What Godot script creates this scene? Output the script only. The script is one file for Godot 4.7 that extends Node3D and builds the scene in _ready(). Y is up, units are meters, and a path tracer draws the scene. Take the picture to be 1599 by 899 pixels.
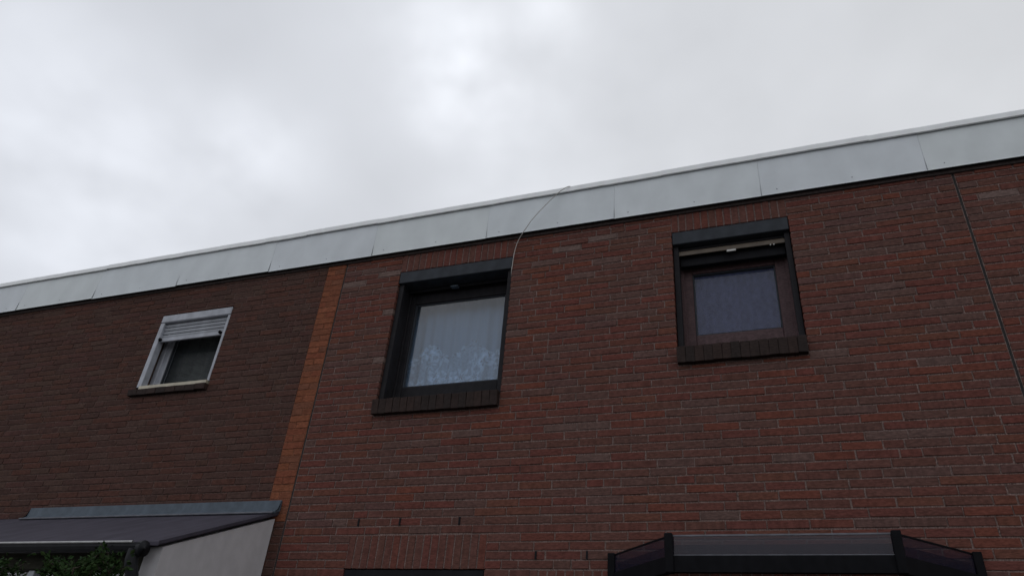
extends Node3D

# The facade plane is z = 0, x runs to the right along it, y is up from the ground.
const COURSE := 0.0605
const COURSE0 := 2.915          # height of one bed joint, all others follow from it
const JOINT := 0.0095
const EYE := Vector3(0, 1.6, 4.87)

var rng := RandomNumberGenerator.new()
var names := {}
var M := {}
var brick_cache := {}
var tone_mats := {}
var patch_noise := FastNoiseLite.new()
var view_basis := Basis()
var tan_y := tan(deg_to_rad(42.94) / 2.0)

# ------------------------------------------------------------------ helpers
func numbered(called: String) -> String:
	var n: int = names.get(called, 0)
	names[called] = n + 1
	return called if n == 0 else "%s_%03d" % [called, n]

func lin(r: float, g: float, b: float) -> Color:
	return Color(r, g, b).linear_to_srgb()

func new_st() -> SurfaceTool:
	var st := SurfaceTool.new()
	st.begin(Mesh.PRIMITIVE_TRIANGLES)
	return st

# a quad given in ring order, turned so that it faces away from «inside»
func quad(st: SurfaceTool, a: Vector3, b: Vector3, c: Vector3, d: Vector3, inside: Vector3, col := Color.WHITE) -> void:
	var n := (c - a).cross(d - b).normalized()
	if n.dot((a + b + c + d) / 4.0 - inside) < 0.0:
		var t := b
		b = d
		d = t
		n = -n
	for v in [a, c, b, a, d, c]:
		st.set_color(col)
		st.set_normal(n)
		st.add_vertex(v)

func tri(st: SurfaceTool, a: Vector3, b: Vector3, c: Vector3, inside: Vector3, col := Color.WHITE) -> void:
	var n := (b - a).cross(c - a).normalized()
	if n.dot((a + b + c) / 3.0 - inside) < 0.0:
		var t := b
		b = c
		c = t
		n = -n
	for v in [a, c, b]:
		st.set_color(col)
		st.set_normal(n)
		st.add_vertex(v)

# box with chamfered edges
func box(st: SurfaceTool, lo: Vector3, hi: Vector3, e := 0.0, col := Color.WHITE) -> void:
	var c := (lo + hi) / 2.0
	if e <= 0.0:
		hull8(st, [Vector3(lo.x, lo.y, lo.z), Vector3(hi.x, lo.y, lo.z), Vector3(hi.x, hi.y, lo.z), Vector3(lo.x, hi.y, lo.z),
			Vector3(lo.x, lo.y, hi.z), Vector3(hi.x, lo.y, hi.z), Vector3(hi.x, hi.y, hi.z), Vector3(lo.x, hi.y, hi.z)], col)
		return
	var h := (hi - lo) / 2.0
	var i := h - Vector3(e, e, e)
	for s in [-1.0, 1.0]:
		quad(st, c + Vector3(s * h.x, -i.y, -i.z), c + Vector3(s * h.x, i.y, -i.z), c + Vector3(s * h.x, i.y, i.z), c + Vector3(s * h.x, -i.y, i.z), c, col)
		quad(st, c + Vector3(-i.x, s * h.y, -i.z), c + Vector3(i.x, s * h.y, -i.z), c + Vector3(i.x, s * h.y, i.z), c + Vector3(-i.x, s * h.y, i.z), c, col)
		quad(st, c + Vector3(-i.x, -i.y, s * h.z), c + Vector3(i.x, -i.y, s * h.z), c + Vector3(i.x, i.y, s * h.z), c + Vector3(-i.x, i.y, s * h.z), c, col)
		for t in [-1.0, 1.0]:
			quad(st, c + Vector3(s * h.x, t * i.y, -i.z), c + Vector3(s * h.x, t * i.y, i.z), c + Vector3(s * i.x, t * h.y, i.z), c + Vector3(s * i.x, t * h.y, -i.z), c, col)
			quad(st, c + Vector3(s * h.x, -i.y, t * i.z), c + Vector3(s * h.x, i.y, t * i.z), c + Vector3(s * i.x, i.y, t * h.z), c + Vector3(s * i.x, -i.y, t * h.z), c, col)
			quad(st, c + Vector3(-i.x, s * h.y, t * i.z), c + Vector3(i.x, s * h.y, t * i.z), c + Vector3(i.x, s * i.y, t * h.z), c + Vector3(-i.x, s * i.y, t * h.z), c, col)
			for u in [-1.0, 1.0]:
				tri(st, c + Vector3(s * h.x, t * i.y, u * i.z), c + Vector3(s * i.x, t * h.y, u * i.z), c + Vector3(s * i.x, t * i.y, u * h.z), c, col)

# eight corners: back ring then front ring
func hull8(st: SurfaceTool, p: Array, col := Color.WHITE) -> void:
	var c := Vector3.ZERO
	for v in p:
		c += v / 8.0
	for f in [[0, 1, 2, 3], [4, 5, 6, 7], [0, 1, 5, 4], [1, 2, 6, 5], [2, 3, 7, 6], [3, 0, 4, 7]]:
		quad(st, p[f[0]], p[f[1]], p[f[2]], p[f[3]], c, col)

# a profile in (y, z), swept along x
func sweep_x(st: SurfaceTool, prof: Array, x0: float, x1: float, closed := true) -> void:
	var mid := Vector2.ZERO
	for p in prof:
		mid += p / prof.size()
	var inside := Vector3((x0 + x1) / 2.0, mid.x, mid.y)
	var n := prof.size()
	for k in (n if closed else n - 1):
		var a: Vector2 = prof[k]
		var b: Vector2 = prof[(k + 1) % n]
		quad(st, Vector3(x0, a.x, a.y), Vector3(x1, a.x, a.y), Vector3(x1, b.x, b.y), Vector3(x0, b.x, b.y), inside)
	if closed:
		for x in [x0, x1]:
			for k in n:
				var a: Vector2 = prof[k]
				var b: Vector2 = prof[(k + 1) % n]
				tri(st, Vector3(x, a.x, a.y), Vector3(x, b.x, b.y), Vector3(x, mid.x, mid.y), inside)

func tube(st: SurfaceTool, path: Array, radii: Array, sides := 8, col := Color.WHITE) -> void:
	var rings := []
	var side := Vector3(0.31, 0.17, 0.93)
	for k in path.size():
		var t: Vector3 = (path[mini(k + 1, path.size() - 1)] - path[maxi(k - 1, 0)]).normalized()
		side = (side - t * side.dot(t))
		if side.length() < 0.01:
			side = t.cross(Vector3(0.7, 0.1, 0.7))
		side = side.normalized()
		var up := t.cross(side)
		var ring := []
		for s in sides:
			var a := TAU * s / sides
			ring.append(side * cos(a) + up * sin(a))
		rings.append(ring)
	for k in path.size() - 1:
		for s in sides:
			var s2 := (s + 1) % sides
			var q := [[k, s], [k + 1, s2], [k, s2], [k, s], [k + 1, s], [k + 1, s2]]
			for w in q:
				var o: Vector3 = rings[w[0]][w[1]]
				st.set_color(col)
				st.set_normal(o)
				st.add_vertex(path[w[0]] + o * radii[w[0]])

func put(parent: Node, called: String, mesh: Mesh, mat: Material, at := Vector3.ZERO) -> MeshInstance3D:
	var o := MeshInstance3D.new()
	o.name = called
	o.mesh = mesh
	if mat:
		o.material_override = mat
	o.position = at
	parent.add_child(o, true)
	return o

func part(parent: Node, called: String, st: SurfaceTool, mat: Material, at := Vector3.ZERO) -> MeshInstance3D:
	return put(parent, called, st.commit(), mat, at)

func thing(called: String, label: String, category: String, at: Vector3, group := "") -> Node3D:
	var o := Node3D.new()
	o.name = numbered(called)
	o.position = at
	o.set_meta("label", label)
	o.set_meta("category", category)
	if group:
		o.set_meta("group", group)
	add_child(o)
	return o

# ------------------------------------------------------------------ materials
func noise_image(seed_: int, size: int, freq: float, lo: float, hi: float, stretch := Vector2.ONE, octaves := 4) -> Image:
	var n := FastNoiseLite.new()
	n.seed = seed_
	n.noise_type = FastNoiseLite.TYPE_SIMPLEX_SMOOTH
	n.fractal_octaves = octaves
	n.frequency = 1.0
	var im := Image.create(size, size, true, Image.FORMAT_RGB8)
	for y in size:
		for x in size:
			# wrap on a torus in four dimensions, folded into three: good enough seams for small repeats
			var u := TAU * x / size
			var v := TAU * y / size
			var r := freq * stretch.x
			var q := freq * stretch.y
			var a := n.get_noise_3d(cos(u) * r + 7.0, sin(u) * r, cos(v) * q) * 0.5 + n.get_noise_3d(sin(u) * r - 3.0, cos(u) * r, sin(v) * q + 11.0) * 0.5
			var t := clampf(0.5 + a * 1.5, 0.0, 1.0)
			var g := lerpf(lo, hi, t)
			im.set_pixel(x, y, Color(g, g, g))
	im.generate_mipmaps()
	return im

func tex(im: Image) -> ImageTexture:
	return ImageTexture.create_from_image(im)

func mat(color: Color, rough := 0.8, texture: Texture2D = null, bump: Texture2D = null, scale := 1.0, bump_cm := 0.1, spec := 0.5) -> StandardMaterial3D:
	var m := StandardMaterial3D.new()
	m.albedo_color = color
	m.roughness = rough
	m.metallic_specular = spec
	if texture or bump:
		m.uv1_triplanar = true
		m.uv1_world_triplanar = true
		m.uv1_scale = Vector3.ONE * scale
	if texture:
		m.albedo_texture = texture
	if bump:
		m.heightmap_enabled = true
		m.heightmap_texture = bump
		m.heightmap_scale = bump_cm
	return m

func glass(color: Color, alpha: float, rough := 0.02) -> StandardMaterial3D:
	var m := StandardMaterial3D.new()
	m.transparency = BaseMaterial3D.TRANSPARENCY_ALPHA
	m.albedo_color = Color(color.r, color.g, color.b, alpha)
	m.roughness = rough
	return m

func make_materials() -> void:
	var grain := tex(noise_image(11, 256, 9.0, 0.55, 1.0, Vector2.ONE, 5))
	var streak := tex(noise_image(12, 256, 3.0, 0.76, 1.0, Vector2(0.8, 5.0), 5))
	var soft := tex(noise_image(13, 256, 1.2, 0.86, 1.0, Vector2.ONE, 4))
	var faint := tex(noise_image(14, 256, 1.0, 0.95, 1.0, Vector2.ONE, 4))
	M.grain = grain
	M.streak = streak
	M.soft = soft
	M.brick_mix = mat(Color.WHITE, 0.9, streak, grain, 1.7, 0.08, 0.2)
	M.brick_mix.vertex_color_use_as_albedo = true
	M.mortar = mat(lin(0.29, 0.205, 0.185), 0.95, grain, grain, 2.3, 0.1, 0.2)
	M.mortar_brown = mat(lin(0.19, 0.125, 0.11), 0.95, grain, grain, 2.3, 0.1, 0.2)
	M.mortar_orange = mat(lin(0.30, 0.13, 0.08), 0.95, grain, grain, 2.3, 0.1, 0.2)
	M.sealant = mat(lin(0.035, 0.032, 0.032), 0.9, grain, null, 2.0)
	M.fascia = []
	for c in [[0.675, 0.722, 0.75], [0.668, 0.717, 0.748], [0.68, 0.728, 0.745], [0.67, 0.715, 0.752]]:
		M.fascia.append(mat(lin(c[0], c[1], c[2]), 0.5, faint, null, 0.55))
	M.shade_strip = mat(lin(0.085, 0.07, 0.068), 0.8, streak, null, 1.5, 0.1, 0.2)  # dark brown stands for the shade below the fascia
	M.cap = mat(lin(0.82, 0.84, 0.85), 0.5, faint, null, 0.9)
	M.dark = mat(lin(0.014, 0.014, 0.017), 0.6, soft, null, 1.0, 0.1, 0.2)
	M.anthracite = mat(lin(0.042, 0.048, 0.058), 0.5, soft, null, 1.3, 0.1, 0.25)
	M.brown_frame = mat(lin(0.115, 0.072, 0.076), 0.5, streak, null, 2.0, 0.1, 0.25)
	M.black_frame = mat(lin(0.022, 0.021, 0.024), 0.5, soft, null, 2.0, 0.1, 0.2)
	M.sill = mat(lin(0.05, 0.036, 0.032), 0.6, grain, grain, 3.0, 0.05, 0.2)
	M.tan = mat(lin(0.14, 0.108, 0.08), 0.5, soft, null, 1.2)
	M.white_pvc = mat(lin(0.41, 0.43, 0.485), 0.35, soft, null, 1.0)
	M.slat_grey = mat(lin(0.33, 0.35, 0.39), 0.4, soft, null, 1.0)
	M.cream = mat(lin(0.52, 0.47, 0.36), 0.4, soft, null, 1.0)
	M.plastic_white = mat(lin(0.6, 0.6, 0.58), 0.4)
	M.pane = glass(Color(0.6, 0.65, 0.7), 0.02)
	M.pane_bath = glass(Color(0.6, 0.65, 0.7), 0.02)
	M.pane_bath.metallic_specular = 0.3
	M.pane_open = glass(Color(0.6, 0.65, 0.7), 0.02)
	M.pane_open.metallic_specular = 0.15
	M.obscured = mat(lin(0.05, 0.058, 0.13), 0.7, soft, null, 3.0, 0.1, 0.2)
	M.room = mat(lin(0.45, 0.43, 0.4), 0.9, soft, null, 0.5)
	M.roofing = mat(lin(0.070, 0.064, 0.084), 0.7, soft, grain, 0.9, 0.06, 0.25)
	M.zinc = mat(lin(0.09, 0.115, 0.145), 0.5, soft, soft, 1.6, 0.1, 0.3)
	M.lit_edge = mat(lin(0.17, 0.175, 0.20), 0.5, soft, null, 1.6, 0.1, 0.3)  # paler tone holds the light caught by folds and sheet edges
	M.render = mat(lin(0.52, 0.505, 0.525), 0.9, faint, grain, 1.4, 0.05)
	M.olive = mat(lin(0.045, 0.043, 0.033), 0.7, streak, null, 1.0, 0.1, 0.2)
	M.gutter = mat(lin(0.026, 0.027, 0.031), 0.5, soft, null, 2.0, 0.1, 0.3)
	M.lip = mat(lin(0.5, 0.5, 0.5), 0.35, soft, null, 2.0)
	M.acrylic = glass(Color(0.145, 0.15, 0.215), 0.46, 0.04)
	M.acrylic.metallic_specular = 0.35
	M.canopy = mat(lin(0.009, 0.009, 0.011), 0.55, soft, null, 2.0, 0.1, 0.15)
	M.cable = mat(lin(0.42, 0.40, 0.38), 0.6)
	M.bark = mat(lin(0.06, 0.045, 0.03), 0.9, streak, grain, 3.0, 0.2)
	M.leaf = mat(Color.WHITE, 0.7, null, null, 1.0, 0.1, 0.2)
	M.leaf.vertex_color_use_as_albedo = true
	M.leaf.backlight = Color(0.3, 0.35, 0.2)
	M.paving = mat(lin(0.16, 0.15, 0.14), 0.95, grain, grain, 0.6, 0.2)
	M.drape = mat(lin(0.11, 0.12, 0.115), 0.95, streak, null, 1.0)
	M.lace = lace_material()

func lace_material() -> StandardMaterial3D:
	var w := 640
	var h := 512
	var im := Image.create(w, h, true, Image.FORMAT_RGBA8)
	var r := RandomNumberGenerator.new()
	r.seed = 404
	var n := FastNoiseLite.new()
	n.seed = 6
	n.frequency = 0.03
	n.fractal_octaves = 3
	var flowers := []
	for i in 64:
		var fx := r.randf_range(0, w)
		var scallop := 0.46 + 0.07 * sin(fx / w * TAU * 3.0)
		flowers.append([fx, h * r.randf_range(scallop, 1.0), r.randf_range(24, 50), r.randf_range(0, TAU), r.randi_range(4, 6)])
	for y in h:
		for x in w:
			var fx := float(x) / w
			var fy := float(y) / h
			var top := 0.50 + 0.06 * sin(fx * TAU * 3.0) + 0.03 * n.get_noise_2d(x, y)
			var mesh_holes := 0.5 + 0.5 * sin(x * 1.05) * sin(y * 1.05)
			var a := 0.34 + 0.05 * mesh_holes
			if fy > top:
				var ramp := clampf((fy - top) * 14.0, 0.0, 1.0)
				a += 0.05 * ramp
				for f in flowers:
					var dx: float = x - f[0]
					var dy: float = y - f[1]
					var d := sqrt(dx * dx + dy * dy)
					if d < f[2] * 1.3:
						var petal: float = f[2] * (0.72 + 0.34 * cos(atan2(dy, dx) * f[4] + f[3]))
						if d < petal:
							a += 0.15 * clampf((petal - d) / 9.0, 0.0, 1.0) if d > petal * 0.35 else -0.04
				a += 0.10 * n.get_noise_2d(x * 2.0, y * 2.0 + 300)
			im.set_pixel(x, y, Color(0.92, 0.93, 0.97, clampf(a, 0.04, 0.75)))
	im.generate_mipmaps()
	var m := StandardMaterial3D.new()
	m.transparency = BaseMaterial3D.TRANSPARENCY_ALPHA
	m.albedo_texture = tex(im)
	m.albedo_color = lin(0.44, 0.70, 1.0)
	m.roughness = 0.9
	m.cull_mode = BaseMaterial3D.CULL_DISABLED
	return m

# ------------------------------------------------------------------ bricks
# linear base colours of the fired clay, divided by the mean of the grain texture
var tones := {
	"red": [[0.177, 0.066, 0.051], [0.165, 0.067, 0.054], [0.153, 0.068, 0.056], [0.189, 0.067, 0.049], [0.159, 0.074, 0.061], [0.145, 0.076, 0.064],
		[0.169, 0.064, 0.053], [0.151, 0.071, 0.057], [0.174, 0.074, 0.054], [0.142, 0.078, 0.067], [0.147, 0.084, 0.074], [0.159, 0.098, 0.086], [0.202, 0.139, 0.125]],
	"brown": [[0.104, 0.056, 0.047], [0.110, 0.055, 0.045], [0.098, 0.054, 0.046], [0.113, 0.058, 0.048], [0.103, 0.058, 0.049], [0.119, 0.056, 0.044], [0.094, 0.054, 0.046], [0.107, 0.063, 0.053]],
	"orange": [[0.270, 0.099, 0.054], [0.241, 0.089, 0.052], [0.221, 0.091, 0.057], [0.291, 0.105, 0.059], [0.251, 0.085, 0.050]],
	"sill": [[0.046, 0.032, 0.029], [0.040, 0.030, 0.028], [0.052, 0.034, 0.030]],
}

func tone_mat(kind: String, k: int) -> Material:
	var key := "%s%d" % [kind, k]
	if not tone_mats.has(key):
		var c: Array = tones[kind][k]
		tone_mats[key] = mat(lin(c[0], c[1], c[2]), 0.9 if kind != "sill" else 0.6, M.streak, M.grain, 1.7, 0.08, 0.2)
	return tone_mats[key]

func tone_color(kind: String, k: int) -> Color:
	var c: Array = tones[kind][k]
	return Color(c[0], c[1], c[2])

# a brick of size s, its front in the plane z = 0, its centre at the origin of x and y
func brick_shape(st: SurfaceTool, s: Vector3, variant: int, at: Vector3, col: Color) -> void:
	var r := RandomNumberGenerator.new()
	r.seed = 100 + variant
	var e := 0.0022
	var back := []
	var edge := []
	var front := []
	var tilt := Vector2(r.randf_range(-0.0015, 0.0015), r.randf_range(-0.0012, 0.0012))
	for q in [Vector2(-1, -1), Vector2(1, -1), Vector2(1, 1), Vector2(-1, 1)]:
		var jx: float = r.randf_range(-0.0022, 0.0012) * q.x
		var jy: float = r.randf_range(-0.0020, 0.0010) * q.y
		var z: float = tilt.x * q.x + tilt.y * q.y
		back.append(at + Vector3(q.x * s.x / 2 + jx, q.y * s.y / 2 + jy, -s.z))
		edge.append(at + Vector3(q.x * s.x / 2 + jx, q.y * s.y / 2 + jy, z - e))
		var ex := e * r.randf_range(0.7, 1.9)
		front.append(at + Vector3(q.x * (s.x / 2 - ex) + jx, q.y * (s.y / 2 - e) + jy, z))
	var c := at - Vector3(0, 0, s.z / 2)
	quad(st, front[0], front[1], front[2], front[3], c, col)
	for k in 4:
		var m := (k + 1) % 4
		quad(st, edge[k], edge[m], front[m], front[k], c, col)
		quad(st, back[k], back[m], edge[m], edge[k], c, col)

func brick_mesh(s: Vector3, variant: int) -> Mesh:
	var key := "%d_%d_%d_%d" % [roundi(s.x * 200), roundi(s.y * 400), roundi(s.z * 100), variant]
	if not brick_cache.has(key):
		var st := new_st()
		brick_shape(st, s, variant, Vector3.ZERO, Color.WHITE)
		brick_cache[key] = st.commit()
	return brick_cache[key]

# size a brick has in the picture, zero when it is out of view
func seen_size(b: Dictionary) -> float:
	var v: Vector3 = view_basis.inverse() * (b.at - EYE)
	if v.z > -0.1:
		return 0.0
	var p := Vector2(v.x / -v.z, v.y / -v.z) / tan_y
	if absf(p.x) > 1.78 or absf(p.y) > 1.0:
		return 0.0
	var ray: Vector3 = (b.at - EYE)
	return b.size.x * b.size.y * absf(ray.z) / pow(ray.length(), 3)

func pick_tone(kind: String, x: float, y: float) -> int:
	var n: int = tones[kind].size()
	if kind != "red":
		return rng.randi_range(0, n - 1)
	var w := patch_noise.get_noise_2d(x, y * 1.6) + rng.randf_range(-0.55, 0.55)
	if rng.randf() < 0.018:
		return 11
	if rng.randf() < 0.004:
		return 12
	if w > 0.25:
		return [5, 7, 9, 10, 4, 2][rng.randi_range(0, 5)]
	if w > -0.1:
		return [1, 2, 4, 6, 7, 5][rng.randi_range(0, 5)]
	return [0, 1, 3, 6, 8, 2][rng.randi_range(0, 5)]

# rows of stretchers with a header here and there, cut round the holes
func lay_bricks(x0: float, x1: float, y0: float, y1: float, holes: Array, kind: String) -> Array:
	var out := []
	var last := []
	var k := floori((y0 - COURSE0) / COURSE)
	while COURSE0 + k * COURSE < y1:
		var ya := COURSE0 + k * COURSE
		var yb := ya + COURSE
		k += 1
		var cuts := [x0, x1]
		for h in holes:
			if h.position.y < yb - 0.012 and h.end.y > ya + 0.012:
				for x in [h.position.x, h.end.x]:
					if x > x0 + 0.01 and x < x1 - 0.01:
						cuts.append(x)
		cuts.sort()
		var joints := []
		for c in cuts.size() - 1:
			var a: float = cuts[c]
			var b: float = cuts[c + 1]
			var bottom := ya
			var top := yb
			for h in holes:
				if h.position.x < (a + b) / 2 and h.end.x > (a + b) / 2:
					if h.position.y <= ya + 0.012 and h.end.y >= yb - 0.012:
						top = ya
						bottom = ya
						break
					elif h.position.y > ya and h.position.y < yb:
						top = h.position.y
					elif h.end.y > ya and h.end.y < yb:
						bottom = h.end.y
			if top - bottom < 0.022:
				continue
			var at_left: float = a - (JOINT / 2 if a > x0 else 0.0)
			var at_right: float = b + (JOINT / 2 if b < x1 else 0.0)
			var x := at_left
			var first := true
			while x < at_right - 0.02:
				var l := 0.25
				for attempt in 6:
					l = 0.25 if rng.randf() > 0.16 else 0.125
					if first:
						l = [0.25, 0.125, 0.1875, 0.1][rng.randi_range(0, 3)]
					var clash := false
					for j in last:
						if absf(j - (x + l)) < 0.045:
							clash = true
					if not clash:
						break
				first = false
				l *= rng.randf_range(0.985, 1.012)
				if x + l > at_right - 0.07:
					l = at_right - x
					if l > 0.27:
						l = l / 2
				joints.append(x + l)
				var s := Vector3(l - JOINT, top - bottom - JOINT, 0.1)
				var at := Vector3(x + l / 2, (top + bottom) / 2 + rng.randf_range(-0.001, 0.001), rng.randf_range(-0.0012, 0.0022))
				out.append({"at": at, "size": s, "tone": pick_tone(kind, at.x, at.y), "kind": kind, "variant": rng.randi_range(0, 5)})
				x += l
		last = joints
	return out

func rank_bricks(list: Array, parent: Node, most := 300) -> void:
	for b in list:
		b.seen = seen_size(b)
	list.sort_custom(func(p, q): return p.seen > q.seen)
	var rest := new_st()
	for i in list.size():
		var b: Dictionary = list[i]
		if i < most and b.seen > 0.0:
			put(parent, "brick", brick_mesh(b.size, b.variant), tone_mat(b.kind, b.tone), b.at)
		else:
			brick_shape(rest, b.size, b.variant, b.at, tone_color(b.kind, b.tone))
	var o := part(parent, "brickwork", rest, M.brick_mix)
	o.set_meta("kind", "stuff")

# upright bricks over an opening
func lintel(house: Node3D, x0: float, x1: float, y0: float, y1: float, n: int, kind: String) -> void:
	var core := new_st()
	box(core, Vector3(x0 - 0.004, y0 + 0.004, -0.09), Vector3(x1 + 0.004, y1, -0.007))
	var o := part(house, "lintel", core, M.mortar, -house.position)
	var w := (x1 - x0) / n
	for i in n:
		var s := Vector3(w - 0.010, y1 - y0 - JOINT * 0.5, 0.1)
		var x := x0 + w * (i + 0.5)
		put(o, "brick", brick_mesh(s, i % 6), tone_mat(kind, [1, 2, 6, 4, 7, 0][rng.randi_range(0, 5)]), Vector3(x, (y0 + y1) / 2 - JOINT * 0.25, rng.randf_range(-0.001, 0.002)))

# bricks on edge under a window, tilted and standing out from the wall
func brick_sill(house: Node3D, x0: float, x1: float, y0: float, y1: float, out: float, n: int) -> void:
	var core := new_st()
	box(core, Vector3(x0 + 0.004, y0 + 0.006, -0.2), Vector3(x1 - 0.004, y1 - 0.006, out - 0.006))
	var o := part(house, "window_sill", core, M.sill, -house.position)
	var w := (x1 - x0) / n
	for i in n:
		var s := Vector3(w - 0.003, y1 - y0, out + 0.17)
		var b := put(o, "brick", brick_mesh(s, i % 6), tone_mat("sill", rng.randi_range(0, 2)), Vector3(x0 + w * (i + 0.5), (y0 + y1) / 2 + rng.randf_range(-0.002, 0.002), out + rng.randf_range(-0.002, 0.002)))
		b.rotation.x = 0.07

# ------------------------------------------------------------------ walls
# the wall behind the bricks: a slab from z = -0.3 to -0.008 with the openings cut out
func wall_slab(x0: float, x1: float, y0: float, y1: float, holes: Array, front := -0.005, back := -0.3) -> SurfaceTool:
	var st := new_st()
	var xs := [x0, x1]
	var ys := [y0, y1]
	for h in holes:
		xs.append_array([h.position.x, h.end.x])
		ys.append_array([h.position.y, h.end.y])
	xs.sort()
	ys.sort()
	var solid := func(i: int, j: int) -> bool:
		if i < 0 or j < 0 or i >= xs.size() - 1 or j >= ys.size() - 1:
			return false
		var c := Vector2((xs[i] + xs[i + 1]) / 2, (ys[j] + ys[j + 1]) / 2)
		for h in holes:
			if h.has_point(c):
				return false
		return true
	for i in xs.size() - 1:
		for j in ys.size() - 1:
			if xs[i + 1] - xs[i] < 0.0001 or ys[j + 1] - ys[j] < 0.0001 or not solid.call(i, j):
				continue
			var a := Vector3(xs[i], ys[j], front)
			var b := Vector3(xs[i + 1], ys[j + 1], back)
			var c := (a + b) / 2
			quad(st, Vector3(a.x, a.y, a.z), Vector3(b.x, a.y, a.z), Vector3(b.x, b.y, a.z), Vector3(a.x, b.y, a.z), c)
			quad(st, Vector3(a.x, a.y, b.z), Vector3(b.x, a.y, b.z), Vector3(b.x, b.y, b.z), Vector3(a.x, b.y, b.z), c)
			if not solid.call(i - 1, j):
				quad(st, Vector3(a.x, a.y, a.z), Vector3(a.x, b.y, a.z), Vector3(a.x, b.y, b.z), Vector3(a.x, a.y, b.z), c)
			if not solid.call(i + 1, j):
				quad(st, Vector3(b.x, a.y, a.z), Vector3(b.x, b.y, a.z), Vector3(b.x, b.y, b.z), Vector3(b.x, a.y, b.z), c)
			if not solid.call(i, j - 1):
				quad(st, Vector3(a.x, a.y, a.z), Vector3(b.x, a.y, a.z), Vector3(b.x, a.y, b.z), Vector3(a.x, a.y, b.z), c)
			if not solid.call(i, j + 1):
				quad(st, Vector3(a.x, b.y, a.z), Vector3(b.x, b.y, a.z), Vector3(b.x, b.y, b.z), Vector3(a.x, b.y, b.z), c)
	return st

func grown(r: Rect2, d: float) -> Rect2:
	return r.grow(d)

func rect(x0: float, y0: float, x1: float, y1: float) -> Rect2:
	return Rect2(x0, y0, x1 - x0, y1 - y0)

# party walls, rear wall, floors and roof, so that the rooms behind the glass are closed
func shell(house: Node3D, x0: float, x1: float) -> void:
	var off := -house.position
	for x in [x0, x1 - 0.12]:
		var st := new_st()
		box(st, Vector3(x + 0.004, 0, -8), Vector3(x + 0.116, 5.46, -0.302))
		part(house, "party_wall", st, M.room, off)
	var st2 := new_st()
	box(st2, Vector3(x0 + 0.002, 0, -8.3), Vector3(x1 - 0.002, 5.46, -8.002))
	part(house, "rear_wall", st2, M.mortar, off)
	var st3 := new_st()
	box(st3, Vector3(x0 + 0.118, 2.92, -7.998), Vector3(x1 - 0.118, 3.12, -0.303))
	part(house, "upper_floor", st3, M.room, off)
	var st4 := new_st()
	box(st4, Vector3(x0 + 0.118, 0.2, -3.9), Vector3(x1 - 0.118, 2.918, -3.8))
	box(st4, Vector3(x0 + 0.118, 3.122, -3.9), Vector3(x1 - 0.118, 5.46, -3.8))
	part(house, "inner_wall", st4, M.room, off)
	var st5 := new_st()
	box(st5, Vector3(x0 + 0.002, 5.462, -8.3), Vector3(x1 - 0.002, 5.72, -0.302))
	part(house, "flat_roof", st5, M.roofing, off)
	var st6 := new_st()
	box(st6, Vector3(x0 + 0.118, 0.004, -7.998), Vector3(x1 - 0.118, 0.2, -0.303))
	part(house, "ground_floor", st6, M.room, off)

# white sheets along the edge of the roof, with a folded cap on top
func roof_edge(house: Node3D, x0: float, x1: float, joints: Array, bottoms: Array) -> void:
	var off := -house.position
	var st := new_st()
	box(st, Vector3(x0, 5.545, -0.3), Vector3(x1, 5.86, 0.0385))
	var board := part(house, "roof_edge", st, M.fascia[1], off)
	for i in joints.size() - 1:
		var p := new_st()
		var a: float = joints[i] + 0.0007
		var b: float = joints[i + 1] - 0.0007
		var y: float = 5.513 + bottoms[i]
		# a folded sheet: face, a small drip at its foot, a flange back to the wall
		var z := 0.047 + rng.randf_range(-0.0015, 0.0015)
		sweep_x(p, [Vector2(5.925, z), Vector2(y + 0.012, z), Vector2(y, z + 0.006), Vector2(y - 0.003, z + 0.003), Vector2(y + 0.006, z - 0.006), Vector2(5.925, z - 0.004)], a, b)
		part(board, "fascia_panel", p, M.fascia[(i * 3 + int(absf(x0) * 2)) % 4])
		var sx := a + 0.12
		while sx < b:
			var sc := new_st()
			tube(sc, [Vector3(sx, y + 0.05, z - 0.001), Vector3(sx, y + 0.05, z + 0.0025), Vector3(sx, y + 0.05, z + 0.003)], [0.004, 0.004, 0.0005], 6)
			part(board, "screw", sc, M.slat_grey)
			sx += 0.55
	# cap in lengths that do not quite line up
	var x := x0
	while x < x1 - 0.01:
		var l := minf(rng.randf_range(0.55, 1.1), x1 - x)
		if x1 - x - l < 0.3:
			l = x1 - x
		var dy := rng.randf_range(-0.0045, 0.0045)
		var c := new_st()
		var yb := 5.912 + dy
		var prof := [Vector2(yb - 0.024, 0.064), Vector2(yb - 0.020, 0.070), Vector2(yb + 0.034, 0.060), Vector2(yb + 0.044, 0.054), Vector2(yb + 0.048, 0.03), Vector2(yb + 0.054, -0.3), Vector2(yb + 0.042, -0.3), Vector2(yb + 0.020, 0.050), Vector2(yb - 0.024, 0.058)]
		# sagging between the fixings
		var steps := 6
		for k in steps:
			var s0 := rng.randf_range(-0.0015, 0.0015)
			var q := []
			for v in prof:
				q.append(v + Vector2(s0, 0))
			sweep_x(c, q, x + l * k / steps, x + l * (k + 1) / steps)
		part(board, "cap", c, M.cap)
		x += l
	var soffit := new_st()
	box(soffit, Vector3(x0, 5.527, -0.12), Vector3(x1, 5.543, 0.036))
	part(board, "soffit", soffit, M.dark)
	var shade_strip := new_st()
	box(shade_strip, Vector3(x0, 5.488, -0.02), Vector3(x1, 5.526, 0.016), 0.003)
	part(board, "shade_strip", shade_strip, M.shade_strip)  # dark strip added to thicken the shadow band under the fascia

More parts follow.
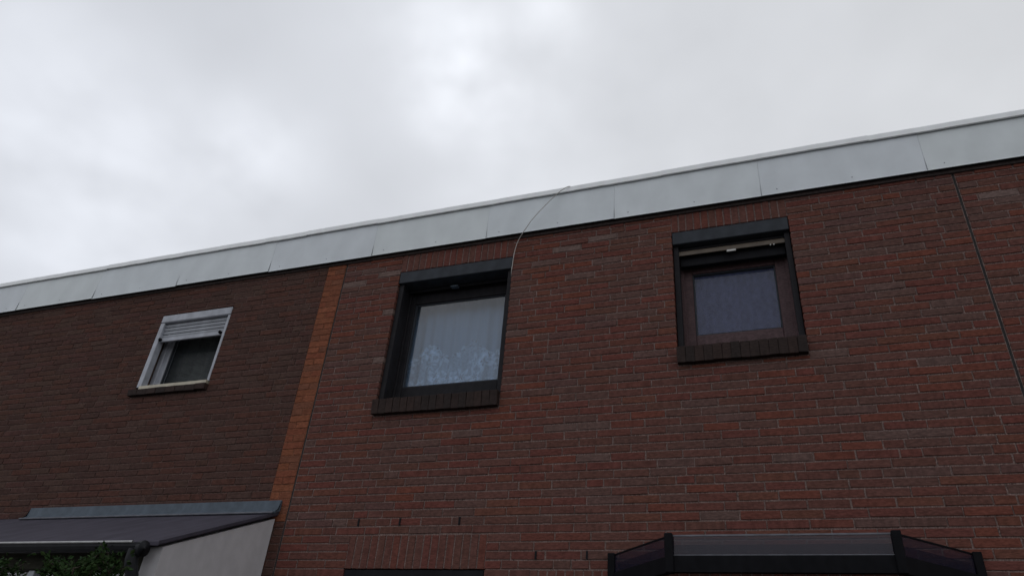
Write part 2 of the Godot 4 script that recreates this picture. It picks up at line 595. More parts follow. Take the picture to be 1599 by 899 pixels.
# ------------------------------------------------------------------ windows
func frame_ring(st: SurfaceTool, r: Rect2, w: float, z0: float, z1: float, e := 0.004) -> void:
	var a := r.position
	var b := r.end
	box(st, Vector3(a.x, a.y, z0), Vector3(a.x + w, b.y, z1), e)
	box(st, Vector3(b.x - w, a.y, z0), Vector3(b.x, b.y, z1), e)
	box(st, Vector3(a.x + w, a.y, z0), Vector3(b.x - w, a.y + w, z1 - 0.0015), e)
	box(st, Vector3(a.x + w, b.y - w, z0), Vector3(b.x - w, b.y, z1 - 0.0015), e)

func pane_box(parent: Node, r: Rect2, z: float, m: Material, called := "pane") -> void:
	var st := new_st()
	box(st, Vector3(r.position.x, r.position.y, z - 0.004), Vector3(r.end.x, r.end.y, z))
	part(parent, called, st, m)

# outer frame, moving sash, glass
func window_core(house: Node3D, outer: Rect2, glass_rect: Rect2, frame_m: Material, sash_m: Material, label := "", z := -0.17, pane_m: Material = M.pane) -> MeshInstance3D:
	var st := new_st()
	frame_ring(st, outer, 0.06, z - 0.07, z)
	var w := part(house, "window", st, frame_m, -house.position)
	if label:
		w.set_meta("label", label)
	var s := new_st()
	var inner := outer.grow(-0.054)
	var a := inner.position
	var b := inner.end
	var g0 := glass_rect.position
	var g1 := glass_rect.end
	var zs := z - 0.018
	box(s, Vector3(a.x, a.y, zs - 0.06), Vector3(g0.x, b.y, zs), 0.006)
	box(s, Vector3(g1.x, a.y, zs - 0.06), Vector3(b.x, b.y, zs), 0.006)
	box(s, Vector3(g0.x, a.y, zs - 0.06), Vector3(g1.x, g0.y, zs - 0.0015), 0.006)
	box(s, Vector3(g0.x, g1.y, zs - 0.06), Vector3(g1.x, b.y, zs - 0.0015), 0.006)
	part(w, "sash", s, sash_m)
	var bead := new_st()
	frame_ring(bead, glass_rect, 0.012, zs - 0.04, zs - 0.012, 0.003)
	part(w, "glazing_bead", bead, M.anthracite)
	pane_box(w, glass_rect.grow(0.004), zs - 0.022, pane_m)
	return w

func slats(parent: Node, x0: float, x1: float, y0: float, y1: float, n: int, z: float, m: Material) -> void:
	var h := (y1 - y0) / n
	for i in n:
		var st := new_st()
		var y := y0 + h * i
		sweep_x(st, [Vector2(y + 0.002, z - 0.006), Vector2(y + 0.004, z), Vector2(y + h * 0.5, z + 0.004), Vector2(y + h - 0.007, z + 0.001), Vector2(y + h - 0.003, z - 0.006)], x0, x1)
		part(parent, "shutter_slat", st, m)

func guide(parent: Node, x0: float, x1: float, y0: float, y1: float, z0: float, z1: float, m: Material) -> void:
	var st := new_st()
	box(st, Vector3(x0, y0, z0), Vector3(x1, y1, z1), 0.003)
	part(parent, "guide_rail", st, m)

# ------------------------------------------------------------------ scene
func _ready() -> void:
	rng.seed = 20240
	patch_noise.seed = 5
	patch_noise.frequency = 0.9
	patch_noise.fractal_octaves = 3
	camera_and_sky()
	make_materials()
	ground()
	red_house()
	brown_house()
	right_house()
	porch()
	canopy()
	curtains()
	cable()
	shrub("tall_shrub", "dark green leafy shrub in front of the lean-to porch downpipe", Vector3(-3.84, 0, 1.52), 2.68, 0.23, 31)
	shrub("tall_shrub", "dark green leafy shrub tip at the left edge under the porch gutter", Vector3(-4.66, 0, 1.52), 2.46, 0.15, 32)

func camera_and_sky() -> void:
	# viewer stands about five metres from the houses and looks up, turned to the left
	var right := Vector3(0.93897, 0.07776, -0.33509)
	var up := Vector3(0.11998, 0.83891, 0.53089)
	var back := Vector3(0.32239, -0.53869, 0.77838)
	view_basis = Basis(right, up, back).orthonormalized()
	var cam := Camera3D.new()
	cam.name = "camera"
	cam.transform = Transform3D(view_basis, EYE)
	cam.fov = 42.94
	cam.near = 0.05
	cam.far = 2000.0
	add_child(cam)
	cam.current = true
	var env := Environment.new()
	env.background_mode = Environment.BG_SKY
	env.tonemap_mode = Environment.TONE_MAPPER_LINEAR
	env.tonemap_exposure = 1.0
	env.sdfgi_enabled = true
	env.ssao_enabled = true
	env.ssil_enabled = true
	var sky := Sky.new()
	var pan := PanoramaSkyMaterial.new()
	pan.panorama = tex(cloud_image())
	sky.sky_material = pan
	env.sky = sky
	var we := WorldEnvironment.new()
	we.name = "world_environment"
	we.environment = env
	add_child(we)
	# the sun stands behind the cloud that is brightest, on the far side of the houses
	var sun := DirectionalLight3D.new()
	sun.name = "sun"
	sun.light_energy = 0.3
	sun.light_angular_distance = 25.0
	sun.light_color = Color(1.0, 0.98, 0.95)
	sun.shadow_enabled = true
	add_child(sun)
	sun.look_at_from_position(Vector3(-0.337, 0.748, -0.571) * 50.0, Vector3.ZERO, Vector3.UP)

func cloud_image() -> Image:
	var w := 1280
	var h := 640
	var im := Image.create(w, h, false, Image.FORMAT_RGBF)
	var n := FastNoiseLite.new()
	n.seed = 21
	n.noise_type = FastNoiseLite.TYPE_SIMPLEX_SMOOTH
	n.frequency = 1.15
	n.fractal_octaves = 5
	n.fractal_gain = 0.46
	var fine := FastNoiseLite.new()
	fine.seed = 33
	fine.frequency = 4.0
	fine.fractal_octaves = 4
	# thinner places in the cover: direction, strength, width in degrees
	var thin := [[Vector3(-0.337, 0.748, -0.571), 0.19, 3.2], [Vector3(-0.584, 0.622, -0.522), 0.13, 2.6], [Vector3(-0.213, 0.802, -0.558), 0.09, 1.9],
		[Vector3(-0.698, 0.59, -0.407), 0.08, 4.5], [Vector3(-0.30, 0.72, -0.60), 0.04, 8.0], [Vector3(-0.751, 0.492, -0.44), 0.05, 6.0], [Vector3(0.35, 0.80, 0.45), 0.15, 7.0], [Vector3(-0.4, 0.6, 0.7), 0.12, 6.0], [Vector3(0.8, 0.5, 0.1), 0.12, 6.0],
		[Vector3(-0.595, 0.684, -0.421), -0.06, 6.0], [Vector3(-0.452, 0.652, -0.609), -0.05, 3.5], [Vector3(0.7, 0.6, 0.4), -0.06, 9.0], [Vector3(-0.7, 0.6, 0.5), -0.06, 9.0]]
	for t in thin:
		t[0] = t[0].normalized()
	for y in h:
		var el := PI * (0.5 - (y + 0.5) / h)
		for x in w:
			var az := TAU * (x + 0.5) / w
			var d := Vector3(sin(az) * cos(el), sin(el), -cos(az) * cos(el))
			if el < 0.0:
				im.set_pixel(x, y, Color(0.3, 0.3, 0.3))
				continue
			var q := d / (d.y + 0.25) * 1.5
			var v := n.get_noise_2d(q.x, q.z)
			var f := fine.get_noise_2d(q.x, q.z)
			var b := 0.72 + 0.085 * v + 0.022 * f
			for t in thin:
				var ang := rad_to_deg(acos(clampf(d.dot(t[0]), -1.0, 1.0)))
				if ang < t[2] * 3.2:
					b += t[1] * exp(-ang * ang / (2.0 * t[2] * t[2])) * (1.0 + 0.9 * f)
			var warm := clampf(d.x * 0.5 + 0.5, 0.0, 1.0)
			im.set_pixel(x, y, Color(b * lerpf(0.945, 0.985, warm), b * lerpf(0.985, 1.0, warm), b * lerpf(1.075, 1.02, warm)))
	return im

func ground() -> void:
	var st := new_st()
	box(st, Vector3(-400, -0.2, -400), Vector3(400, 0.0, 400))
	var g := part(self, "ground", st, M.paving)
	g.set_meta("kind", "structure")

func red_house() -> void:
	var x0 := -3.755
	var x1 := 1.415
	var house := thing("row_house", "red brick row house with two dark-framed upper windows", "house", Vector3((x0 + x1) / 2, 0, -4))
	var off := -house.position
	var mid := rect(-3.15, 4.0, -2.035, 5.305)
	var right := rect(-0.652, 4.225, 0.247, 5.315)
	var low := rect(-3.145, 1.1, -2.03, 2.673)
	var door := rect(-1.70, 0.2, 0.656, 2.431)
	var holes := [mid, right, low, door]
	var slab_holes := []
	for h in holes:
		slab_holes.append(h.grow(0.006))
	var wall := part(house, "front_wall", wall_slab(x0, x1, 0.0, 5.54, slab_holes), M.mortar, off)
	var brick_holes := holes + [rect(-3.15, 5.30, -2.035, 5.6), rect(-0.652, 5.31, 0.247, 5.6), rect(-3.145, 2.67, -2.03, 2.915), rect(-1.70, 2.43, 0.656, 2.673), rect(-3.15, 3.87, -2.035, 4.01), rect(-0.652, 4.097, 0.247, 4.23)]
	var list := lay_bricks(x0, x1, 0.0, 5.505, brick_holes, "red")
	for p in [Vector2(-1.291, 5.337), Vector2(-1.63, 5.307), Vector2(-1.098, 5.106), Vector2(-1.36, 3.69), Vector2(0.419, 4.093), Vector2(0.109, 3.192), Vector2(-0.492, 3.015)]:
		for b in list:
			if absf(b.at.x - p.x) < b.size.x / 2 and absf(b.at.y - p.y) < 0.031:
				b.tone = 12 if p.y > 5.2 else 11
	rank_bricks(list, wall)
	lintel(house, -3.15, -2.035, 5.305, 5.505, 18, "red")
	lintel(house, -0.652, 0.247, 5.315, 5.505, 15, "red")
	lintel(house, -3.145, -2.03, 2.673, 2.912, 18, "red")
	lintel(house, -1.70, 0.656, 2.431, 2.671, 38, "red")
	brick_sill(house, -3.148, -2.037, 3.872, 3.998, 0.052, 17)
	brick_sill(house, -0.650, 0.245, 4.100, 4.224, 0.052, 14)
	# open joints over the lintels
	for p in [Vector2(-3.093, 3.006), Vector2(-2.741, 3.006), Vector2(-2.258, 3.006), Vector2(-1.663, 2.764), Vector2(-1.305, 2.764)]:
		var v := new_st()
		box(v, Vector3(p.x - 0.0065, p.y - 0.027, -0.02), Vector3(p.x + 0.0065, p.y + 0.027, 0.006), 0.001)
		part(house, "weep_vent", v, M.dark, off)

	# wide upper window with its shutter wound up
	var w := window_core(house, rect(-3.148, 4.0, -2.037, 5.24), rect(-3.043, 4.21, -2.146, 5.05), M.black_frame, M.black_frame, "wide dark-framed upper window with lace curtain behind it")
	var st := new_st()
	box(st, Vector3(-3.146, 5.182, -0.165), Vector3(-2.039, 5.303, -0.002), 0.004)
	part(w, "shutter_box", st, M.anthracite)
	guide(w, -3.146, -3.100, 4.0, 5.18, -0.165, -0.028, M.black_frame)
	guide(w, -2.080, -2.039, 4.0, 5.18, -0.165, -0.028, M.black_frame)
	slats(w, -3.10, -2.085, 5.145, 5.179, 1, -0.135, M.dark)
	st = new_st()
	box(st, Vector3(-2.66, 5.135, -0.14), Vector3(-2.59, 5.15, -0.095), 0.003)
	part(w, "shutter_stop", st, M.zinc)

	# smaller square window, shutter let down a hand's breadth
	w = window_core(house, rect(-0.650, 4.225, 0.245, 5.25), rect(-0.527, 4.44, 0.107, 5.01), M.brown_frame, M.brown_frame, "small brown-framed window with obscured glass", -0.17, M.pane_bath)
	st = new_st()
	box(st, Vector3(-0.648, 5.193, -0.165), Vector3(0.243, 5.313, -0.002), 0.004)
	part(w, "shutter_box", st, M.anthracite)
	guide(w, -0.648, -0.607, 4.225, 5.191, -0.10, -0.035, M.black_frame)
	guide(w, 0.202, 0.243, 4.225, 5.191, -0.10, -0.035, M.black_frame)
	slats(w, -0.612, 0.207, 5.112, 5.161, 1, -0.062, M.tan)
	slats(w, -0.612, 0.207, 5.161, 5.19, 1, -0.066, M.black_frame)
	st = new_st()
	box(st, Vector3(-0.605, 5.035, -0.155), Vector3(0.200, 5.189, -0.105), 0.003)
	part(w, "shade_board", st, M.dark)  # dark board added in place of the shadow on the frame top
	for x in [[-0.235, -0.165, 0.016], [0.09, 0.10, 0.010], [0.115, 0.125, 0.010]]:
		st = new_st()
		box(st, Vector3(x[0], 5.112 - x[2], -0.067), Vector3(x[1], 5.113, -0.056), 0.002)
		part(w, "shutter_stop", st, M.plastic_white)
	pane_box(w, rect(-0.527, 4.44, 0.107, 5.01).grow(0.004), -0.226, M.obscured, "obscured_pane")

	# ground floor window, its shutter box just under the lintel
	w = window_core(house, rect(-3.143, 1.1, -2.032, 2.62), rect(-3.03, 1.25, -2.145, 2.45), M.black_frame, M.black_frame)
	st = new_st()
	box(st, Vector3(-3.141, 2.53, -0.165), Vector3(-2.034, 2.669, -0.006), 0.005)
	part(w, "shutter_box", st, M.dark)
	brick_sill(house, -3.143, -2.032, 0.975, 1.098, 0.05, 17)

	# entrance with a side light under the canopy
	st = new_st()
	frame_ring(st, rect(-1.698, 0.2, 0.654, 2.429), 0.07, -0.24, -0.17)
	box(st, Vector3(-0.76, 0.27, -0.24), Vector3(-0.68, 2.359, -0.171), 0.004)
	var d := part(house, "entrance", st, M.brown_frame, off)
	st = new_st()
	box(st, Vector3(-0.678, 0.272, -0.235), Vector3(0.582, 2.357, -0.18), 0.005)
	part(d, "door", st, M.brown_frame)
	st = new_st()
	tube(st, [Vector3(-0.58, 0.95, -0.14), Vector3(-0.58, 1.55, -0.14)], [0.016, 0.016], 10)
	box(st, Vector3(-0.59, 1.0, -0.182), Vector3(-0.57, 1.03, -0.14))
	box(st, Vector3(-0.59, 1.47, -0.182), Vector3(-0.57, 1.50, -0.14))
	part(d, "handle", st, M.zinc)
	pane_box(d, rect(-1.63, 0.268, -0.758, 2.361), -0.205, M.pane)
	shell(house, x0, x1)
	roof_edge(house, -3.475, 1.26, [-3.475, -2.295, -1.119, 0.078, 1.26], [0.0, 0.002, -0.001, 0.001])

func brown_house() -> void:
	var x0 := -9.6
	var x1 := -3.767
	var house := thing("row_house", "brown brick row house with white-framed window and lean-to porch", "house", Vector3((x0 + x1) / 2, 0, -4))
	var off := -house.position
	var win := rect(-5.90, 4.322, -5.01, 5.178)
	var low := rect(-7.6, 0.2, -4.6, 2.44)
	var wall := part(house, "front_wall", wall_slab(x0, x1, 0.0, 5.54, [win.grow(0.006), low]), M.mortar_brown, off)
	var strip := rect(-3.972, 3.022, -3.0, 5.6)
	var list := lay_bricks(x0, x1, 0.0, 5.505, [win, low, strip, rect(-5.935, 4.255, -5.0, 4.322)], "brown")
	rank_bricks(list, wall)
	# lighter strip along the boundary
	var st := new_st()
	box(st, Vector3(-3.970, 3.026, -0.09), Vector3(x1 - 0.001, 5.505, -0.003))
	var band := part(house, "brick_strip", st, M.mortar_orange, off)
	band.set_meta("label", "narrow orange brick strip along the house boundary")
	var y := 3.022 + 0.002
	var k := 0
	while y < 5.46:
		var cuts := [-3.972, -3.769] if k % 2 == 0 else [-3.972, -3.972 + rng.randf_range(0.07, 0.13), -3.769]
		for i in cuts.size() - 1:
			var s := Vector3(cuts[i + 1] - cuts[i] - 0.006, COURSE - 0.006, 0.08)
			put(band, "brick", brick_mesh(s, rng.randi_range(0, 5)), tone_mat("orange", rng.randi_range(0, 4)), Vector3((cuts[i] + cuts[i + 1]) / 2, y + COURSE / 2, rng.randf_range(-0.001, 0.002)))
		y += COURSE
		k += 1
	# soft joint towards the next house
	st = new_st()
	box(st, Vector3(-3.7668, 0.0, -0.06), Vector3(-3.7552, 5.53, -0.006))
	part(house, "movement_joint", st, M.sealant, off)

	# white window with a half lowered shutter
	var w := window_core(house, rect(-5.898, 4.33, -5.012, 5.12), rect(-5.79, 4.45, -5.12, 5.0), M.white_pvc, M.white_pvc, "white-framed window with partly lowered grey shutter", -0.13, M.pane_open)
	st = new_st()
	box(st, Vector3(-5.898, 5.087, -0.12), Vector3(-5.012, 5.176, 0.006), 0.008)
	part(w, "shutter_box", st, M.white_pvc)
	guide(w, -5.898, -5.845, 4.36, 5.086, -0.07, 0.0, M.white_pvc)
	guide(w, -5.042, -5.012, 4.36, 5.086, -0.06, 0.0, M.white_pvc)
	slats(w, -5.85, -5.06, 4.918, 5.084, 4, -0.03, M.slat_grey)
	st = new_st()
	box(st, Vector3(-5.85, 4.872, -0.04), Vector3(-5.06, 4.917, -0.018), 0.004)
	part(w, "end_slat", st, M.white_pvc)
	for x in [-5.832, -5.078]:
		st = new_st()
		tube(st, [Vector3(x, 4.893, -0.02), Vector3(x, 4.893, 0.006), Vector3(x, 4.893, 0.007)], [0.017, 0.015, 0.001], 10)
		part(w, "shutter_stop", st, M.dark)
	st = new_st()
	sweep_x(st, [Vector2(4.372, -0.14), Vector2(4.362, 0.02), Vector2(4.326, 0.022), Vector2(4.326, -0.14)], -5.84, -5.02)
	part(w, "metal_sill", st, M.cream)
	brick_sill(house, -5.935, -5.0, 4.258, 4.318, 0.045, 8)

	# window and door of the ground floor stand inside the porch
	st = new_st()
	frame_ring(st, rect(-7.598, 0.202, -4.602, 2.438), 0.07, -0.2, -0.13)
	var e := part(house, "entrance", st, M.white_pvc, off)
	pane_box(e, rect(-7.53, 0.27, -4.67, 2.37), -0.16, M.pane)
	shell(house, x0, x1)
	roof_edge(house, -9.6, -3.475, [-9.6, -8.20, -7.02, -5.84, -4.66, -3.475], [0.0, 0.003, -0.004, 0.004, -0.002])

func right_house() -> void:
	var x0 := 1.43
	var x1 := 6.6
	var house := thing("row_house", "brick row house cut off by the right edge beyond the dark joint", "house", Vector3((x0 + x1) / 2, 0, -4))
	var off := -house.position
	var win := rect(3.6, 4.0, 4.72, 5.305)
	var wall := part(house, "front_wall", wall_slab(x0, x1, 0.0, 5.54, [win.grow(0.006)]), M.mortar, off)
	rank_bricks(lay_bricks(x0, x1, 0.0, 5.505, [win, rect(3.6, 5.3, 4.72, 5.6), rect(3.6, 3.87, 4.72, 4.01)], "red"), wall)
	lintel(house, 3.6, 4.72, 5.305, 5.505, 18, "red")
	brick_sill(house, 3.602, 4.718, 3.872, 3.998, 0.052, 17)
	window_core(house, rect(3.602, 4.0, 4.718, 5.30), rect(3.71, 4.15, 4.61, 5.15), M.black_frame, M.black_frame)
	var st := new_st()
	box(st, Vector3(1.4155, 0.0, -0.06), Vector3(1.4295, 5.53, -0.007))
	part(house, "movement_joint", st, M.sealant, off)
	shell(house, x0, x1)
	roof_edge(house, 1.26, 6.6, [1.26, 2.44, 3.62, 4.8, 6.6], [0.001, -0.002, 0.0, 0.001])

func porch() -> void:
	var p := thing("lean_to_porch", "lean-to porch with dark sloping roof and white side wall on the brown house", "porch", Vector3(-5.9, 0, 0.5))
	var off := -p.position
	var xl := -8.0
	var xr := -3.845
	# roof: from the wall down to the eaves
	var st := new_st()
	hull8(st, [Vector3(xl, 3.073, 0.004), Vector3(xr, 3.073, 0.004), Vector3(xr, 3.098, 0.004), Vector3(xl, 3.098, 0.004),
		Vector3(xl, 2.567, 1.104), Vector3(xr, 2.567, 1.104), Vector3(xr, 2.592, 1.104), Vector3(xl, 2.592, 1.104)])
	var roof := part(p, "roof", st, M.roofing, off)
	# edge trim along the verge
	st = new_st()
	hull8(st, [Vector3(xr + 0.001, 3.080, 0.006), Vector3(xr + 0.006, 3.080, 0.006), Vector3(xr + 0.006, 3.102, 0.006), Vector3(xr + 0.001, 3.102, 0.006),
		Vector3(xr + 0.001, 2.572, 1.108), Vector3(xr + 0.006, 2.572, 1.108), Vector3(xr + 0.006, 2.596, 1.108), Vector3(xr + 0.001, 2.596, 1.108)])
	part(roof, "verge_trim", st, M.roofing)
	# flashing: upstand on the wall, folded out at its foot
	st = new_st()
	sweep_x(st, [Vector2(3.190, 0.006), Vector2(3.192, 0.016), Vector2(3.112, 0.028), Vector2(3.076, 0.082), Vector2(3.066, 0.084), Vector2(3.066, 0.078), Vector2(3.100, 0.022), Vector2(3.106, 0.006)], -6.60, -3.832)
	part(roof, "flashing", st, M.zinc)
	st = new_st()
	tube(st, [Vector3(-6.60, 3.074, 0.086), Vector3(-3.832, 3.074, 0.086)], [0.008, 0.008], 8)
	part(roof, "lit_fold", st, M.lit_edge)  # paler line added for the light on the upturned foot of the flashing
	# white side wall, its top follows the roof
	st = new_st()
	hull8(st, [Vector3(-3.99, 0, 0.012), Vector3(-3.857, 0, 0.012), Vector3(-3.857, 3.045, 0.012), Vector3(-3.99, 3.045, 0.012),
		Vector3(-3.99, 0, 1.045), Vector3(-3.857, 0, 1.045), Vector3(-3.857, 2.572, 1.045), Vector3(-3.99, 2.572, 1.045)])
	part(p, "side_wall", st, M.render, off)
	st = new_st()
	hull8(st, [Vector3(-7.98, 0, 0.012), Vector3(-7.86, 0, 0.012), Vector3(-7.86, 3.045, 0.012), Vector3(-7.98, 3.045, 0.012),
		Vector3(-7.98, 0, 1.045), Vector3(-7.86, 0, 1.045), Vector3(-7.86, 2.572, 1.045), Vector3(-7.98, 2.572, 1.045)])
	part(p, "side_wall", st, M.render, off)
	# header beam and glazed front
	st = new_st()
	box(st, Vector3(-7.858, 2.43, 0.95), Vector3(-3.992, 2.56, 1.04), 0.005)
	part(p, "header_beam", st, M.olive, off)
	st = new_st()
	for i in 5:
		var x := -7.858 + i * 0.953
		box(st, Vector3(x, 0, 0.96), Vector3(x + 0.054, 2.428, 1.02), 0.004)
	var fr := part(p, "front_frame", st, M.white_pvc, off)
	for i in 4:
		var x := -7.858 + i * 0.953
		pane_box(fr, rect(x + 0.054, 0.9, x + 0.953, 2.428), 0.99, M.pane)
		st = new_st()
		box(st, Vector3(x + 0.0545, 0.004, 0.965), Vector3(x + 0.9525, 0.898, 1.01), 0.004)
		part(fr, "lower_panel", st, M.white_pvc)
		st = new_st()
		box(st, Vector3(x + 0.07, 0.95, 0.93), Vector3(x + 0.94, 2.40, 0.935))
		part(fr, "roller_blind", st, M.render)
	# gutter with a bright front lip, end cap and downpipe
	st = new_st()
	var prof := []
	for i in 9:
		var a := PI * i / 8.0
		prof.append(Vector2(2.562 - sin(a) * 0.052, 1.155 - cos(a) * 0.048))
	for i in 9:
		var a := PI * (8 - i) / 8.0
		prof.append(Vector2(2.562 - sin(a) * 0.046, 1.155 - cos(a) * 0.042))
	for k in prof.size():
		var a: Vector2 = prof[k]
		var b: Vector2 = prof[(k + 1) % prof.size()]
		var ins := Vector3(-6, 2.562, 1.155) if k >= 9 else Vector3(-6, 2.562, 1.155)
		quad(st, Vector3(-7.98, a.x, a.y), Vector3(-3.90, a.x, a.y), Vector3(-3.90, b.x, b.y), Vector3(-7.98, b.x, b.y), ins)
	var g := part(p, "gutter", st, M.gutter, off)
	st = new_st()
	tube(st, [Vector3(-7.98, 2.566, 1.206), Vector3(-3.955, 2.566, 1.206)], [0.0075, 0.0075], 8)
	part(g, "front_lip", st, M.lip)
	st = new_st()
	tube(st, [Vector3(-3.925, 2.535, 1.155), Vector3(-3.895, 2.535, 1.155), Vector3(-3.890, 2.535, 1.155)], [0.050, 0.050, 0.002], 16)
	part(g, "end_cap", st, M.gutter)
	st = new_st()
	tube(st, [Vector3(-3.97, 2.53, 1.155), Vector3(-3.97, 2.47, 1.155), Vector3(-3.97, 2.43, 1.14), Vector3(-3.965, 2.36, 1.10), Vector3(-3.965, 2.30, 1.09), Vector3(-3.965, 0.02, 1.09)], [0.04, 0.04, 0.04, 0.038, 0.036, 0.036], 14)
	part(p, "downpipe", st, M.gutter, off)

func canopy() -> void:
	var c := thing("door_canopy", "dark three-sided door canopy with smoky clear panels", "canopy", Vector3(-0.1, 2.55, 0.0))
	var off := -c.position
	# plan of the canopy, from the left end round to the right end
	var plan := [Vector2(-1.135, 0.014), Vector2(-0.69, 0.478), Vector2(0.505, 0.478), Vector2(0.945, 0.014)]
	var top := 2.766
	var mid := 2.646
	var low := 2.556
	for i in 3:
		var a: Vector2 = plan[i]
		var b: Vector2 = plan[i + 1]
		var t := (b - a).normalized()
		var n := Vector2(-t.y, t.x)
		if n.dot((a + b) / 2 - Vector2(-0.1, 0)) < 0:
			n = -n
		var slab := func(y0: float, y1: float, o0: float, o1: float, cut: float) -> SurfaceTool:
			var st := new_st()
			var p := a + t * cut
			var q := b - t * cut
			var r := []
			for o in [o0, o1]:
				for w in [[p, y0], [q, y0], [q, y1], [p, y1]]:
					var v: Vector2 = w[0] + n * o
					r.append(Vector3(v.x, w[1], v.y))
			hull8(st, r)
			return st
		part(c, "rail", slab.call(low, mid, -0.035, 0.004, 0.018), M.canopy, off)
		part(c, "panel", slab.call(mid + 0.002, top - 0.012, -0.012, -0.008, 0.012), M.acrylic, off)
		part(c, "edge_strip", slab.call(top - 0.011, top - 0.002, -0.015, -0.005, 0.02), M.canopy if i != 1 else M.lit_edge, off)  # middle strip paler: light caught by the sheet edge, put into the colour
		if i == 1:
			part(c, "edge_strip", slab.call(mid + 0.0005, mid + 0.006, -0.017, -0.003, 0.02), M.lit_edge, off)  # pale strip added as the highlight on the lower sheet edge
	for i in 4:
		var p: Vector2 = plan[i]
		var st := new_st()
		var z0 := maxf(p.y - 0.03, 0.006)
		box(st, Vector3(p.x - 0.024, low - 0.006, z0), Vector3(p.x + 0.024, top + 0.004, p.y + 0.022), 0.004)
		part(c, "post", st, M.canopy, off)
	# roof sheet and the rail that carries it on the wall
	var st := new_st()
	var ring := []
	for y in [mid + 0.060, mid + 0.064]:
		for v in plan:
			var w: Vector2 = Vector2(-0.1, 0.0) + (v - Vector2(-0.1, 0.0)) * 0.965
			ring.append(Vector3(w.x, y, maxf(w.y, 0.02)))
	hull8(st, ring)
	part(c, "roof_sheet", st, M.acrylic, off)
	st = new_st()
	box(st, Vector3(-1.09, mid + 0.03, 0.004), Vector3(0.90, mid + 0.058, 0.03), 0.003)
	part(c, "wall_rail", st, M.canopy, off)

func curtains() -> void:
	var c := thing("lace_curtain", "white lace curtain behind the wide dark-framed window", "curtain", Vector3(-2.6, 4.15, -0.34))
	var st := new_st()
	var n := 120
	var x0 := -3.2
	var x1 := -1.98
	for i in n:
		for j in 2:
			pass
		var u0 := float(i) / n
		var u1 := float(i + 1) / n
		var a := Vector3(lerpf(x0, x1, u0), 4.08, -0.34 + 0.010 * sin(u0 * 75.0) + 0.006 * sin(u0 * 31.0))
		var b := Vector3(lerpf(x0, x1, u1), 4.08, -0.34 + 0.010 * sin(u1 * 75.0) + 0.006 * sin(u1 * 31.0))
		var up := Vector3(0, 1.10, 0)
		var uv := [Vector2(u0, 1), Vector2(u1, 1), Vector2(u1, 0), Vector2(u0, 0)]
		var vs := [a, b, b + up, a + up]
		var nn := (b - a).cross(up).normalized()
		for k in [0, 2, 1, 0, 3, 2]:
			st.set_normal(nn)
			st.set_uv(uv[k])
			st.add_vertex(vs[k])
	part(c, "cloth", st, M.lace, -c.position)
	st = new_st()
	tube(st, [Vector3(-3.25, 5.18, -0.34), Vector3(-1.95, 5.18, -0.34)], [0.010, 0.010], 8)
	part(c, "rod", st, M.plastic_white, -c.position)

	var d := thing("grey_drape", "dark grey drape behind the white-framed window", "curtain", Vector3(-5.45, 4.2, -0.4))
	st = new_st()
	for i in 90:
		var u0 := i / 90.0
		var u1 := (i + 1) / 90.0
		var z0 := -0.40 + 0.03 * sin(u0 * 46.0) + 0.012 * sin(u0 * 17.0)
		var z1 := -0.40 + 0.03 * sin(u1 * 46.0) + 0.012 * sin(u1 * 17.0)
		quad(st, Vector3(lerpf(-6.0, -4.9, u0), 4.2, z0), Vector3(lerpf(-6.0, -4.9, u1), 4.2, z1), Vector3(lerpf(-6.0, -4.9, u1), 5.2, z1), Vector3(lerpf(-6.0, -4.9, u0), 5.2, z0), Vector3(-5.45, 4.7, -1.4))
	part(d, "cloth", st, M.drape, -d.position)
	st = new_st()
	tube(st, [Vector3(-6.1, 5.21, -0.40), Vector3(-4.8, 5.21, -0.40)], [0.012, 0.012], 8)
	part(d, "rod", st, M.dark, -d.position)

func cable() -> void:
	var pts := [Vector3(-1.42, 5.975, -0.25), Vector3(-1.49, 5.969, -0.05), Vector3(-1.52, 5.960, 0.045), Vector3(-1.556, 5.915, 0.088), Vector3(-1.627, 5.852, 0.098), Vector3(-1.756, 5.712, 0.10), Vector3(-1.85, 5.605, 0.092), Vector3(-1.905, 5.528, 0.08), Vector3(-1.952, 5.475, 0.06), Vector3(-1.994, 5.41, 0.036), Vector3(-2.02, 5.30, 0.020), Vector3(-2.027, 5.208, 0.014), Vector3(-2.034, 5.14, 0.006), Vector3(-2.046, 5.10, -0.05), Vector3(-2.05, 5.06, -0.11)]
	var cv := Curve3D.new()
	for i in pts.size():
		var t: Vector3 = (pts[mini(i + 1, pts.size() - 1)] - pts[maxi(i - 1, 0)]) / 6.0
		cv.add_point(pts[i], -t, t)
	var path := []
	var radii := []
	for i in 61:
		path.append(cv.sample_baked(cv.get_baked_length() * i / 60.0, true))
		radii.append(0.0036)
	var st := new_st()
	tube(st, path, radii, 7)
	var o := part(self, "cable", st, M.cable)
	o.set_meta("label", "thin grey cable hanging from the roof edge to the wide window")
	o.set_meta("category", "cable")

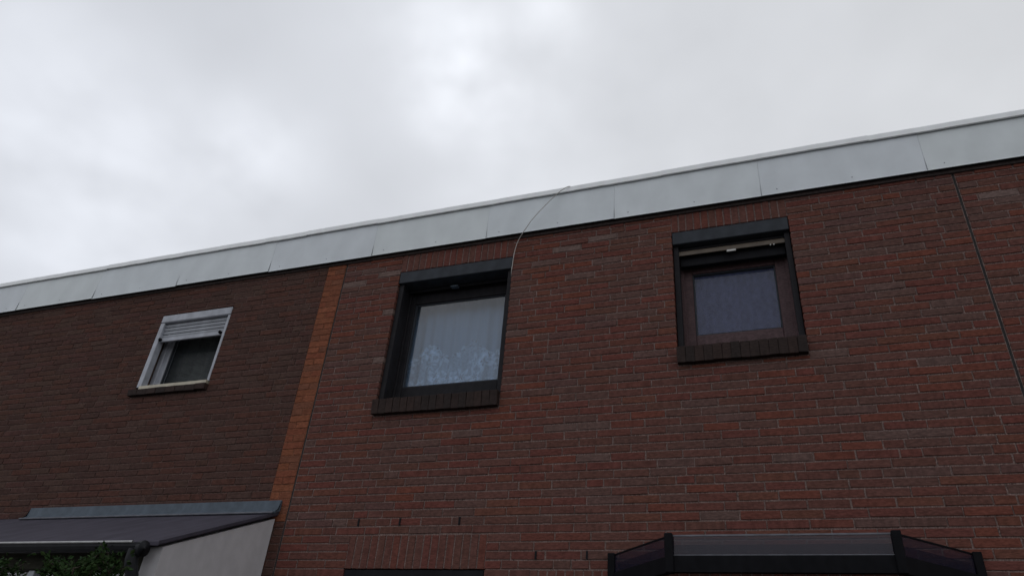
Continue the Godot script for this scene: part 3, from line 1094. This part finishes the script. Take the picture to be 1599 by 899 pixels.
func shrub(called: String, label: String, at: Vector3, height: float, radius: float, seed_: int) -> void:
	var t := thing(called, label, "shrub", at, "shrubs in front of the porch")
	var r := RandomNumberGenerator.new()
	r.seed = seed_
	var wood := new_st()
	var tips := []
	for s in 9:
		var a := TAU * s / 9.0 + r.randf_range(-0.4, 0.4)
		var reach := radius * r.randf_range(0.3, 0.85)
		var p0 := Vector3(cos(a) * 0.05, 0, sin(a) * 0.05)
		var p2 := Vector3(cos(a) * reach, height * r.randf_range(0.88, 0.98) - reach * 0.75, sin(a) * reach)
		var p1 := (p0 + p2) / 2 + Vector3(r.randf_range(-0.08, 0.08), 0, r.randf_range(-0.08, 0.08))
		tube(wood, [p0, p1, p2], [0.02, 0.013, 0.004], 6)
		for k in 46:
			var u := sqrt(r.randf_range(0.12, 1.0))
			var c := p0.lerp(p1, u * 2) if u < 0.5 else p1.lerp(p2, u * 2 - 1)
			var out := Vector3(r.randfn(), r.randf_range(-0.2, 0.9), r.randfn()).normalized()
			var tip := c + out * r.randf_range(0.05, 0.14)
			tip.y = minf(tip.y, height - 0.35 * Vector2(tip.x, tip.z).length())
			tube(wood, [c, tip], [0.004, 0.0015], 4)
			tips.append([c, tip])
	part(t, "stems", wood, M.bark)
	var leaves := new_st()
	for tp in tips:
		for k in 30:
			var c: Vector3 = tp[0].lerp(tp[1], r.randf_range(0.2, 1.05)) + Vector3(r.randfn(), r.randfn(), r.randfn()) * 0.022
			var dir: Vector3 = ((tp[1] - tp[0]).normalized() + Vector3(r.randfn(), r.randfn(), r.randfn()) * 0.7).normalized()
			var side: Vector3 = dir.cross(Vector3(r.randfn(), r.randfn(), r.randfn())).normalized()
			var l := r.randf_range(0.022, 0.042)
			var w := l * 0.28
			var up: Vector3 = side.cross(dir).normalized() * l * 0.12
			var g := r.randf_range(0.7, 1.35)
			var col := Color(0.022 * g, 0.042 * g, 0.014 * g)
			var tip: Vector3 = c + dir * l
			var m: Vector3 = c + dir * l * 0.5
			tri(leaves, c, m + side * w + up, tip, c - up * 5, col)
			tri(leaves, c, m - side * w + up, tip, c - up * 5, col)
	var crown := part(t, "foliage", leaves, M.leaf)
	crown.set_meta("kind", "stuff")
